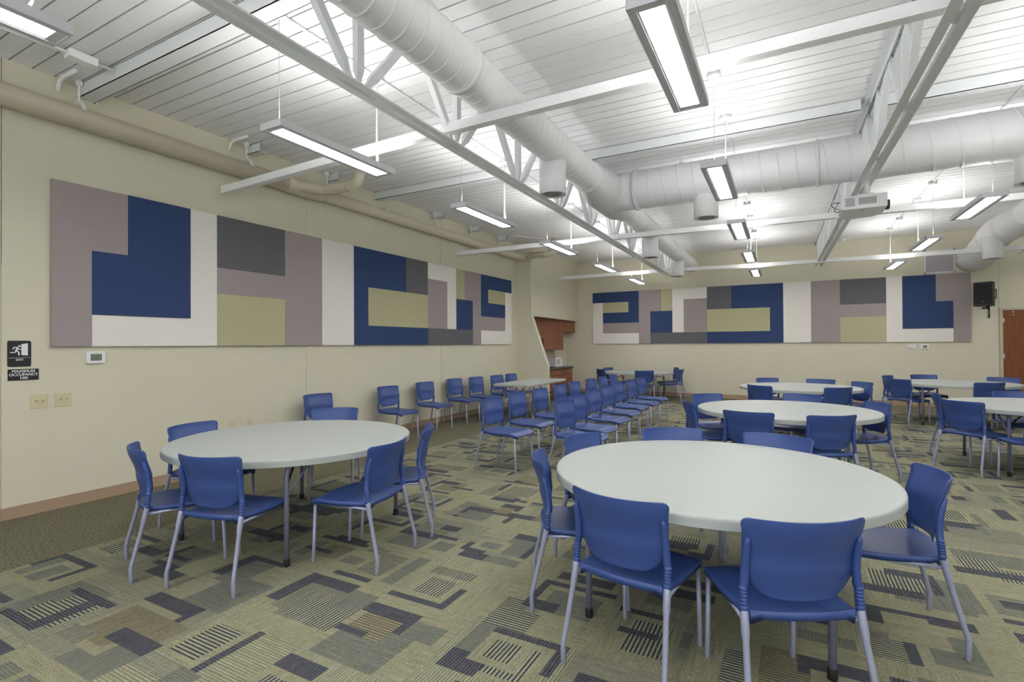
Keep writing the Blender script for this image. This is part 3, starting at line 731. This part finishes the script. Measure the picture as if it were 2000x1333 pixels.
for s_, z in (('MAXIMUM',.0785),('OCCUPANCY',.049),('105',.0195)): text_mesh(s_, .031, SIGNW, oc, (.0046,.103,z), {'MAXIMUM':1.08,'OCCUPANCY':1.0,'105':1.25}[s_], bold=.0006)
th = thing('thermostat', 'white thermostat with a grey screen under the left mural', 'thermostat', (XL,2.372,1.315))
m = MB(); rrect(m, 0, .155, 0, .115, .018, 0, .024); m.obj('case', TWHITE, th, bevel=.004)
m = MB(); m.box(.024,.0255,.032,.122,.026,.090); m.obj('screen', LCD, th)
m = MB()
for a, b, c, d in ((.045,.052,.07,.074),(.055,.068,.066,.07),(.048,.06,.045,.049),(.098,.112,.07,.074),(.1,.112,.058,.062),(.1,.11,.042,.046)): m.box(.0255,.0258,a,b,c,d)
m.box(.0235,.0245,.062,.068,.098,.103); m.box(.0235,.0245,.074,.094,.0985,.1025); m.obj('display_marks', GREYP, th)
def switch_plate(label, y0):
    t = thing('switch_plate', label, 'light switch', (XL,y0,.930), 0, 'double switch plates on the left wall')
    m = MB(); m.box(0,.006,0,.124,0,.121); m.obj('plate', IVORY, t, bevel=.003)
    for y in (.040,.086):
        m = MB(); m.box(.005,.0085,y-.009,y+.009,.045,.076); m.poly([(.006,y-.006,.056),(.024,y-.005,.070),(.024,y-.005,.078),(.006,y-.006,.072)], (0,.011,0)); m.obj('toggle', IVORY, t)
        for z in (.03,.092):
            m = MB(); m.lathe([(0,0),(.003,0),(.003,.0015),(0,.002)], 10, M=Matrix.Translation((.006,y,z)) @ Matrix.Rotation(PI/2,4,'Y')); m.obj('screw', CHROME, t)
switch_plate('ivory double switch plate nearer the room corner on the left', 1.966)
switch_plate('ivory double switch plate under the thermostat side, right one of two', 2.138)
def outlet(label, loc, rz, grp):
    t = thing('outlet_plate', label, 'outlet', loc, rz, grp)
    m = MB(); m.box(0,.005,0,.070,0,.115); m.obj('plate', IVORY, t, bevel=.002)
    for z in (.034,.081):
        m = MB(); rrect(m, .02, .05, z-.014, z+.014, .012, .004, .0065); m.obj('socket', IVORY, t)
        m = MB(); m.box(.0064,.0068,.028,.030,z-.005,z+.005); m.box(.0064,.0068,.040,.042,z-.005,z+.005); m.obj('slots', DARK, t)
    return t
outlet('ivory wall plate low on the left wall, nearer the baseboard corner', (XL,3.794,.450), 0, 'outlets low on the left wall')
outlet('ivory outlet low on the left wall, right one of the pair', (XL,4.030,.452), 0, 'outlets low on the left wall')
outlet('ivory outlet on the back wall behind the corner round table', (-3.018,YB,.43), -PI/2, 'outlets on the back wall')
outlet('ivory outlet on the back wall under the mural, left one of two', (1.21,YB,.446), -PI/2, 'outlets on the back wall')
outlet('ivory outlet on the back wall under the mural, right one of two', (1.46,YB,.455), -PI/2, 'outlets on the back wall')
t = thing('thermostat', 'white thermostat under the right end of the back mural', 'thermostat', (2.655,YB,1.312))
m = MB(); m.box(0,.145,-.022,0,0,.115); m.obj('case', TWHITE, t, bevel=.01, seg=3); m = MB(); m.box(.032,.113,-.0235,-.02,.028,.088); m.obj('screen', LCD, t)
t = thing('wall_sensor', 'small white control left of the back wall thermostat', 'wall control', (2.431,YB,1.335))
m = MB(); m.box(0,.125,-.02,0,0,.085); m.obj('case', TWHITE, t, bevel=.004); m = MB(); m.box(.055,.068,-.0215,-.019,.03,.06); m.obj('button', GREYP, t)

# ------------------------------------------------------------------ kitchenette
def handle(parent, X, y, z, w=.07):
    m = MB(); m.tube([(X,y-w/2,z),(X+.022,y-w/2,z),(X+.022,y+w/2,z),(X,y+w/2,z)], .005, 8); return m.obj('handle', CHROME, parent)
XU = -5.78
def upper(label, y0, y1, z0, doors, handles, hz):
    t = thing('wall_cabinet', label, 'cabinet', (0,0,0), 0, 'kitchenette wall cabinets')
    m = MB(); m.box(-6.086, XU-.02, y0+.001, y1-.001, z0, 2.195); m.obj('carcass', CHERRY, t)
    ds = [y0]+doors+[y1]
    for a, b, hy in zip(ds, ds[1:], handles):
        m = MB(); m.box(XU-.02, XU, a+.0025, b-.0025, z0+.002, 2.19); o = m.obj('cabinet_door', CHERRY, t, bevel=.002); handle(o, XU, hy, hz)
upper('cherry wall cabinet behind the slanted wing wall', YW+.122, 12.50, 1.615, [11.89], [11.8,12.25], 1.68)
upper('tall cherry wall cabinet next to the open shelf', 12.50, 13.19, 1.31, [12.84], [12.76,12.93], 1.385)
upper('tall cherry wall cabinet above the microwave', 13.19, 13.87, 1.31, [13.53], [13.45,13.62], 1.385)
upper('short cherry wall cabinet against the back wall', 13.87, YB-.002, 1.825, [14.35], [14.25,14.45], 1.895)
t = thing('open_shelf', 'dark open cherry shelf under the first wall cabinet', 'shelf', (0,0,0))
m = MB(); m.box(-6.086, XU-.02, YW+.122, 12.498, 1.31, 1.33); m.box(-6.086,-6.07,YW+.122,12.498,1.33,1.613); m.obj('shelf_board', CHERRY, t)
XB_ = -5.50
def lower(label, y0, y1, cols):
    t = thing('base_cabinet', label, 'cabinet', (0,0,0), 0, 'kitchenette base cabinets')
    m = MB(); m.box(-6.086, XB_-.02, y0+.001, y1-.001, .09, .795); m.box(-6.086, XB_-.08, y0+.001, y1-.001, 0, .09); m.obj('carcass', CHERRY, t)
    for kind, a, b, z0, z1, hy, hz in cols:
        m = MB(); m.box(XB_-.02, XB_, a+.0025, b-.0025, z0, z1); o = m.obj(kind, CHERRY, t, bevel=.002)
        if hy: handle(o, XB_, hy, hz)
lower('cherry base cabinet partly hidden by the wing wall', YW+.122, 12.46, [('cabinet_door',YW+.125,11.87,.10,.79,None,0),('cabinet_door',11.87,12.46,.10,.79,None,0)])
lower('cherry base cabinet with one drawer in the middle of the counter', 12.46, 13.16, [('drawer',12.46,13.16,.635,.79,12.83,.71),('cabinet_door',12.46,13.16,.10,.63,None,0)])
lower('cherry base cabinet with a drawer at the open end of the counter', 13.16, 13.85, [('drawer',13.16,13.85,.635,.79,13.50,.715),('cabinet_door',13.16,13.505,.10,.63,13.42,.57),('cabinet_door',13.505,13.85,.10,.63,13.59,.57)])
m = MB(); m.box(-6.086, -5.47, YW+.122, 13.875, .797, .837); tag(m.obj('countertop', COUNTER, bevel=.004), 'dark grey laminate countertop of the kitchenette', 'countertop')
mw = thing('microwave', 'white microwave oven on the dark kitchenette countertop', 'microwave', (-5.64,12.93,.8375))
m = MB(); m.box(-.38,0,0,.50,.012,.275); [m.box(x-.015,x+.015,y-.015,y+.015,0,.012) for x in (-.34,-.04) for y in (.04,.46)]; m.obj('case', mat('microwave_grey', srgb(205,205,210), rough=.4, noise=.02), mw, bevel=.006)
m = MB(); m.box(0,.018,.0,.40,.014,.273); o = m.obj('oven_door', TWHITE, mw, bevel=.004)
m = MB(); m.box(.018,.0195,.07,.30,.075,.215); m.obj('door_window', mat('window_mesh_grey', srgb(190,190,190), rough=.4, noise=.05), o)
m = MB(); m.box(0,.018,.403,.50,.014,.273); o = m.obj('control_panel', TWHITE, mw, bevel=.004); m = MB(); m.box(.018,.0192,.425,.475,.225,.250); m.obj('display', BLACK, o)
m = MB(); [m.box(-.30+k*.03,-.285+k*.03,-.0015,.001,.04,.05+.03*(k > 3)) for k in range(6)]; m.obj('side_vents', GREYP, mw)

# ------------------------------------------------------------------ round folding tables
def make_round():
    t = thing('round_table', 'x', 'table', (0,0,0), 0, 'round folding tables')
    R = .914
    m = MB(); m.lathe([(0,.735),(R-.035,.735),(R-.012,.735),(R-.006,.7335),(R-.0015,.729),(R,.723),(R,.718),(R,.688),(R,.6855),(R-.002,.684),(R-.008,.684),(R-.010,.686),(R-.012,.712),(R-.03,.712),(0,.712)], 96); m.obj('tabletop', TOP, t)
    for sx in (-1,1):
        for sy in (-1,1):
            x, y = sx*.56, sy*.575
            m = MB(); m.tube([(x,y,.035),(x,y,.60),(x,y-sy*.01,.64),(x,y-sy*.03,.67),(x,y-sy*.06,.70),(x,y-sy*.06,.712)], .0165, 14); lg = m.obj('leg', TLEG, t)
            m = MB(); m.lathe([(0,0),(.019,0),(.021,.01),(.020,.045),(.0165,.05)], 16, c=(x,y,0)); m.obj('foot_cap', RUB, lg)
        m = MB(); m.tube([(sx*.56,-.5,.70),(sx*.56,.5,.70)], .012, 10); m.tube([(sx*.56,-.53,.42+.0),(sx*.56,.53,.42)], .011, 10) if False else None; m.obj('leg_crossbar', TLEG, t)
        for sy in (-1,1):
            m = MB(); m.tube([(sx*.56,sy*.575,.53),(sx*.44,sy*.42,.60),(sx*.20,sy*.16,.70)], .0085, 8); m.obj('folding_brace', BRACE, t)
            m = MB(); m.tube([(sx*.56,sy*.575,.46),(sx*.575,sy*.50,.55),(sx*.60,sy*.38,.705)], .008, 8); m.tube([(sx*.56,sy*.575,.445),(sx*.562,sy*.572,.475)], .014, 8); m.obj('leg_lock', TLEG, t)
    m = MB(); m.box(-.60,.60,-.014,.014,.695,.711); m.box(-.014,.014,-.45,.45,.699,.711); m.obj('under_rail', BRACE, t)
    return t
TC = {'T1':(-3.555,2.855),'T2':(-.404,3.222),'T3':(-.053,6.535),'T4':(.136,9.95),'T5':(2.635,12.033),'T6':(2.608,8.149),'T7':(-3.547,13.60)}
TLAB = {'T1':'white round folding table nearest the left wall','T2':'white round folding table in the right foreground, the largest in view','T3':'white round folding table directly behind the foreground table',
 'T4':'white round folding table in the third row, right of the rows of chairs','T5':'white round folding table nearest the brown door','T6':'white round folding table cut off by the right edge','T7':'white round folding table in the back left corner'}
tab0 = make_round(); tab0.location = TC['T1']+(0,); tab0.rotation_euler[2] = math.radians(3); tab0['label'] = TLAB['T1']
for k in ('T2','T3','T4','T5','T6','T7'): dup(tab0, TC[k]+(0,), 0 if k != 'T6' else .1, TLAB[k])

rt = thing('folding_table', 'white rectangular folding table in front of the kitchenette', 'table', (-4.55,9.26,0), math.radians(1))
m = MB(); rrect_pts = []
hx, hy, r = .377, .945, .05
for cx, cy, a0 in ((hx-r,hy-r,0),(-hx+r,hy-r,90),(-hx+r,-hy+r,180),(hx-r,-hy+r,270)):
    for k in range(7):
        a = math.radians(a0+15*k); rrect_pts.append((cx+r*math.cos(a), cy+r*math.sin(a), .690))
m.poly(rrect_pts, (0,0,.045)); m.obj('tabletop', TOP, rt, bevel=.01, seg=3)
for sy in (-1,1):
    for sx in (-1,1):
        m = MB(); m.tube([(sx*.27,sy*.66,.69),(sx*.27,sy*.66,.30),(sx*.33,sy*.66,.12),(sx*.345,sy*.66,.02)], .013, 12); m.obj('leg', TLEG, rt)
    m = MB(); m.tube([(-.345,sy*.66,.016),(.345,sy*.66,.016)], .013, 12); m.obj('foot_bar', TLEG, rt)
    m = MB(); m.tube([(0,sy*.66,.46),(0,sy*.25,.685)], .009, 8); m.tube([(-.27,sy*.66,.46),(.27,sy*.66,.46)], .009, 8); m.obj('folding_brace', BRACE, rt)

# ------------------------------------------------------------------ stacking chairs
def make_chair():
    """origin at the middle of the rear feet; the chair faces +Y"""
    t = thing('stacking_chair', 'x', 'chair', (0,0,0))
    # seat shell
    m = MB(); P_, N_ = [], []; nu, nv = 22, 26
    for j in range(nv+1):
        v = j/nv; v = .5-.5*math.cos(v*PI)*(1 if True else 1); y = lerp(.045, .565, v)
        row, row2 = [], []
        hw = interp([(0,.197),(.004,.202),(.012,.205),(.07,.206),(.15,.213),(.5,.224),(.85,.228),(.93,.220),(.97,.207),(1,.185)], v)
        for i in range(nu+1):
            u = -1+2*i/nu; u = math.sin(u*PI/2)*.35+u*.65; x = u*hw
            z = .447-.018*(1-abs(u)**2.2)*math.sin(min(1, max(0, (v-.02)/.8))*PI)
            z -= .010*math.sin(v*PI)*abs(u)**3                                   # sides dip towards the middle
            z += .012*max(0, 1-v/.12)*(1-.3*u*u)                                   # slight lift at the back
            z -= .040*max(0, (v-.80)/.20)**2.0                                     # waterfall front
            yy = y+.030*u*u*max(0, 1-v/.4)-.012*u*u*max(0, (v-.5)/.5)
            row.append(Vector((x, yy, z)))
            th = .010+.022*max(0, (abs(u)-.80)/.20)+.026*min(1, max(0, (.05-v)/.035))
            row2.append(Vector((x*(1-.012), yy+(.004 if v < .5 else -.006), z-th)))
        P_.append(row); N_.append(row2)
    m.shell(P_, N_); m.obj('seat', BLUE, t)
    # backrest shell
    m = MB(); P_, N_ = [], []; nv = 30; H0, H1 = .492, .812
    for j in range(nv+1):
        v = .5-.5*math.cos(j/nv*PI); z = lerp(H0, H1, v)
        w = interp([(0,.192),(.3,.214),(.65,.224),(.85,.232),(1,.243)], v)
        rb, rtp = .105, .032; dz = z-H0; dt = H1-z
        if dz < rb: w -= rb*.85*(1-math.sqrt(max(0, 1-((rb-dz)/rb)**2)))
        if dt < rtp: w -= rtp*(1-math.sqrt(max(0, 1-((rtp-dt)/rtp)**2)))
        y0 = smoothtab([(0,.072),(.42,.045),(1,-.004)], v)
        row, row2 = [], []
        for i in range(nu+1):
            u = -1+2*i/nu
            y = y0+.074*abs(u)**2*(w/.23)**2; zz = z
            row.append(Vector((u*w, y, zz))); row2.append(Vector((u*(w-.001), y-.008*(1-.35*abs(u)**6), zz)))
        P_.append(row); N_.append(row2)
    m.shell(P_, N_); m.obj('backrest', BLUE, t)
    for s in (-1,1):
        # ribbed blue sleeve carrying the backrest
        pts = [(s*.2225,.084,.445)]; rr = [.0165]
        for k in range(6):
            z = .458+k*.0135; y = interp([(.44,.083),(.55,.093),(.75,.093)], z)
            for dz_, r_ in ((0,.0165),(.0098,.0168),(.0104,.0152),(.0130,.0152)): pts.append((s*interp([(.44,.2225),(.75,.219)], z+dz_), y+dz_*.12, z+dz_)); rr.append(r_)
        for z, y, r_ in ((.545,.093,.0165),(.60,.094,.016),(.65,.088,.0155),(.69,.079,.0145),(.72,.070,.011),(.735,.066,.006)): pts.append((s*interp([(.54,.2175),(.62,.2125),(.75,.2125)], z), y, z)); rr.append(r_)
        m = MB(); m.tube(pts, rr, 14); m.obj('back_upright', BLUE, t)
        m = MB(); m.tube([(s*.245,.0,.0),(s*.245,.0,.004),(s*.2435,-.003,.085),(s*.2425,.0,.105),(s*.240,.007,.13),(s*.2265,.060,.345),(s*.2255,.064,.365),(s*.2225,.082,.445),(s*.2225,.084,.452)],
                         [.0105,.0122,.0122,.0122,.0122,.0125,.0155,.0160,.0155], 14); m.obj('rear_leg', LEG, t)
        m = MB(); m.tube([(s*.200,.530,0),(s*.200,.530,.004),(s*.198,.512,.402)], [.0100,.0115,.0115], 12); m.obj('front_leg', LEG, t)
    m = MB()
    for y in (.16,.44): m.tube([(-.195,y,.412),(.195,y,.412)], .009, 8)
    for s in (-1,1): m.tube([(s*.195,.505,.408),(s*.20,.30,.402),(s*.218,.085,.405)], .009, 8)
    m.obj('seat_frame', LEG, t)
    return t
ch0 = make_chair(); used = [False]
NUDGE = {4: (0.0, 0.0, 8), 5: (0.0, 0.0, 4), 10: (0.04, 0.0, 0), 14: (0.0, 0.0, 4), 18: (-0.04, -0.02, -8), 19: (0.04, 0.06, 8), 20: (0.02, 0.06, -4), 21: (0.0, 0.0, -4), 22: (0.0, 0.0, 8), 25: (0.0, 0.0, 4), 27: (0.08, 0.04, 8), 31: (-0.06, 0.04, 8), 33: (0.02, -0.02, 0), 34: (-0.08, 0.08, 8), 37: (0.0, 0.18, -6)}
cnt = [0]
def put(x, y, f, label, group):
    nx, ny, nf = NUDGE.get(cnt[0], (0,0,0)); cnt[0] += 1; x += nx; y += ny; f += nf
    rz = math.radians(f-90)
    if not used[0]:
        used[0] = True; ch0.location = (x, y, 0); ch0.rotation_euler = (0,0,rz); ch0['label'] = label; ch0['group'] = group; return
    dup(ch0, (x, y, 0), rz, label, group)
def mid(x, y, f, label, group):            # middle of the two top corners of the backrest
    a = math.radians(f); put(x-.048*math.cos(a), y-.048*math.sin(a), f, label, group)
def rtip(x, y, f, label, group):           # right-hand top corner
    a = math.radians(f); mid(x-.235*math.sin(a), y+.235*math.cos(a), f, label, group)
def ltip(x, y, f, label, group):
    a = math.radians(f); mid(x+.235*math.sin(a), y-.235*math.cos(a), f, label, group)
TG = {'T1':'chairs around the round table by the left wall','T2':'chairs around the foreground round table','T3':'chairs around the round table behind the foreground one','T4':'chairs around the third-row round table',
      'T5':'chairs around the round table by the door','T6':'chairs around the round table at the right edge','T7':'chairs around the corner round table'}
TN = {'T1':'the round table by the left wall','T2':'the largest foreground round table','T3':'the second-row round table','T4':'the third-row round table','T5':'the round table by the door','T6':'the table cut by the right edge','T7':'the back corner table'}
def rc(fn, T, x, y, f, where): fn(x, y, f, 'blue chair %s %s' % (where, TN[T]), TG[T])
rc(put,'T1',-3.843,1.785,68,'seen edge-on at the left front of')
rc(put,'T1',-3.108,1.817,104,'seen from behind at the front of')
rc(put,'T1',-2.377,2.73,190,'turned leftward at right front of')
rc(put,'T1',-2.561,3.375,215,'side-on at the right end of')
rc(mid,'T1',-4.23,3.888,-56,'back top showing beyond')
rc(mid,'T1',-4.50,2.56,6,'at the wall end of')
rc(put,'T2',-1.358,2.772,24,'seen edge-on at the left end of')
rc(put,'T2',-.690,2.160,79,'from behind, left one in front of')
rc(put,'T2',.075,2.190,118,'from behind, right one in front of')
rc(ltip,'T2',.668,3.10,-174,'at the right end of')
rc(mid,'T2',-.117,4.149,-105,'back top showing, far right of')
rc(mid,'T2',-.814,4.117,-64,'back top showing, far middle of')
rc(mid,'T2',-1.335,3.51,-13,'back top showing, far left of')
rc(mid,'T3',-1.03,6.15,22,'edge-on at the left end of')
rc(mid,'T3',-.359,5.477,78,'from behind, left one in front of')
rc(mid,'T3',.352,5.526,120,'from behind, right one in front of')
rc(ltip,'T3',.964,6.648,-156,'at the right end of')
rc(mid,'T3',.150,7.60,-112,'back top showing, far right of')
rc(mid,'T3',-.92,7.15,-38,'back top showing, far left of')
rc(mid,'T4',-.43,10.80,-60,'back top showing, far left of')
rc(mid,'T4',.487,10.80,-100,'back top showing, far right of')
rc(mid,'T4',-.435,8.95,56,'from behind, left one in front of')
rc(mid,'T4',.659,8.986,118,'from behind, right one in front of')
rc(ltip,'T4',1.218,10.136,-146,'at the right end of')
rc(mid,'T5',1.70,12.53,-28,'at the left end and rear of')
rc(mid,'T5',1.715,11.468,38,'seen from behind at the left front of')
rc(mid,'T5',2.39,13.15,-78,'back top showing, far left of')
rc(mid,'T5',3.40,12.62,-125,'back top showing, far right of')
rc(mid,'T5',2.87,11.0,112,'seen from behind at the front of')
rc(mid,'T5',3.62,11.62,160,'hardly in view at the right end of')
rc(mid,'T6',1.65,8.33,-6,'edge-on at the left end of')
rc(mid,'T6',1.751,7.459,36,'from behind, left front of')
rc(mid,'T6',2.62,9.14,-90,'back top showing beyond')
rc(mid,'T6',2.29,7.04,105,'half out of view at')
rc(mid,'T7',-4.33,12.98,38,'dark, edge-on at the left front of')
rc(mid,'T7',-4.47,13.90,-16,'mostly hidden at the left rear of')
rc(mid,'T7',-3.128,12.63,112,'seen from behind at the front of')
rc(mid,'T7',-2.72,14.36,-152,'at the right rear of')
rc(mid,'T7',-2.43,13.605,175,'at the right end of')
# chairs along the left wall
Wn = ['nearest the viewer, behind the left round table','first past the left round table','second past the left round table','third past the left round table','fourth past the left round table','partly behind the rectangular table, near one','partly behind the rectangular table, far one']
for (x, y, f), w in zip([(-5.70,4.68,-3),(-5.72,6.09,-3),(-5.75,7.07,-4),(-5.77,8.02,-4),(-5.70,8.68,-6),(-5.60,9.36,-6),(-5.58,9.97,-4)], Wn):
    rtip(x, y, f, 'blue chair along the left wall, '+w, 'chairs along the left wall')
on = ['first','second','third','fourth','fifth','sixth','seventh','eighth']
for k, (x, y) in enumerate([(-3.26,5.21),(-3.31,5.955),(-3.31,6.705),(-3.345,7.53),(-3.34,8.165),(-3.33,8.98),(-3.335,9.71),(-3.35,10.43)]):
    rtip(x, y, -3, 'blue chair in the left long row, %s from the viewer' % on[k], 'left long row of chairs')
for k, (x, y) in enumerate([(-2.37,5.33),(-2.45,5.955),(-2.52,6.77),(-2.565,7.555),(-2.63,8.325),(-2.59,9.0),(-2.60,9.765)]):
    rtip(x, y, -7, 'blue chair in the right long row, %s from the viewer' % on[k], 'right long row of chairs')

# ------------------------------------------------------------------ camera
f_, yaw, pit, rol = 1003.087, .4947, .0067, -.0058
cy, sy = math.cos(yaw), math.sin(yaw)
fw = Vector((-sy*math.cos(pit), cy*math.cos(pit), math.sin(pit))); r_ = Vector((cy, sy, 0)); u_ = r_.cross(fw)
r2 = r_*math.cos(rol)+u_*math.sin(rol); u2 = -r_*math.sin(rol)+u_*math.cos(rol)
cam = bpy.data.cameras.new('camera'); co = bpy.data.objects.new('camera', cam); COL.objects.link(co)
M = Matrix.Identity(4)
for i in range(3): M[i][0] = r2[i]; M[i][1] = u2[i]; M[i][2] = -fw[i]
M[0][3], M[1][3], M[2][3] = 0, 0, 1.474
co.matrix_world = M; cam.sensor_width = 36; cam.lens = f_*36/2000; cam.clip_start = .05; cam.clip_end = 60
scn.camera = co

# ------------------------------------------------------------------ world + view
w = bpy.data.worlds.new('world'); scn.world = w; w.use_nodes = True
w.node_tree.nodes['Background'].inputs[0].default_value = (1,1,1,1); w.node_tree.nodes['Background'].inputs[1].default_value = .3
scn.view_settings.view_transform = 'Standard'; scn.view_settings.look = 'None'; scn.view_settings.gamma = 1; scn.view_settings.exposure = 1.10
scn.cycles.max_bounces = 10; scn.cycles.diffuse_bounces = 8
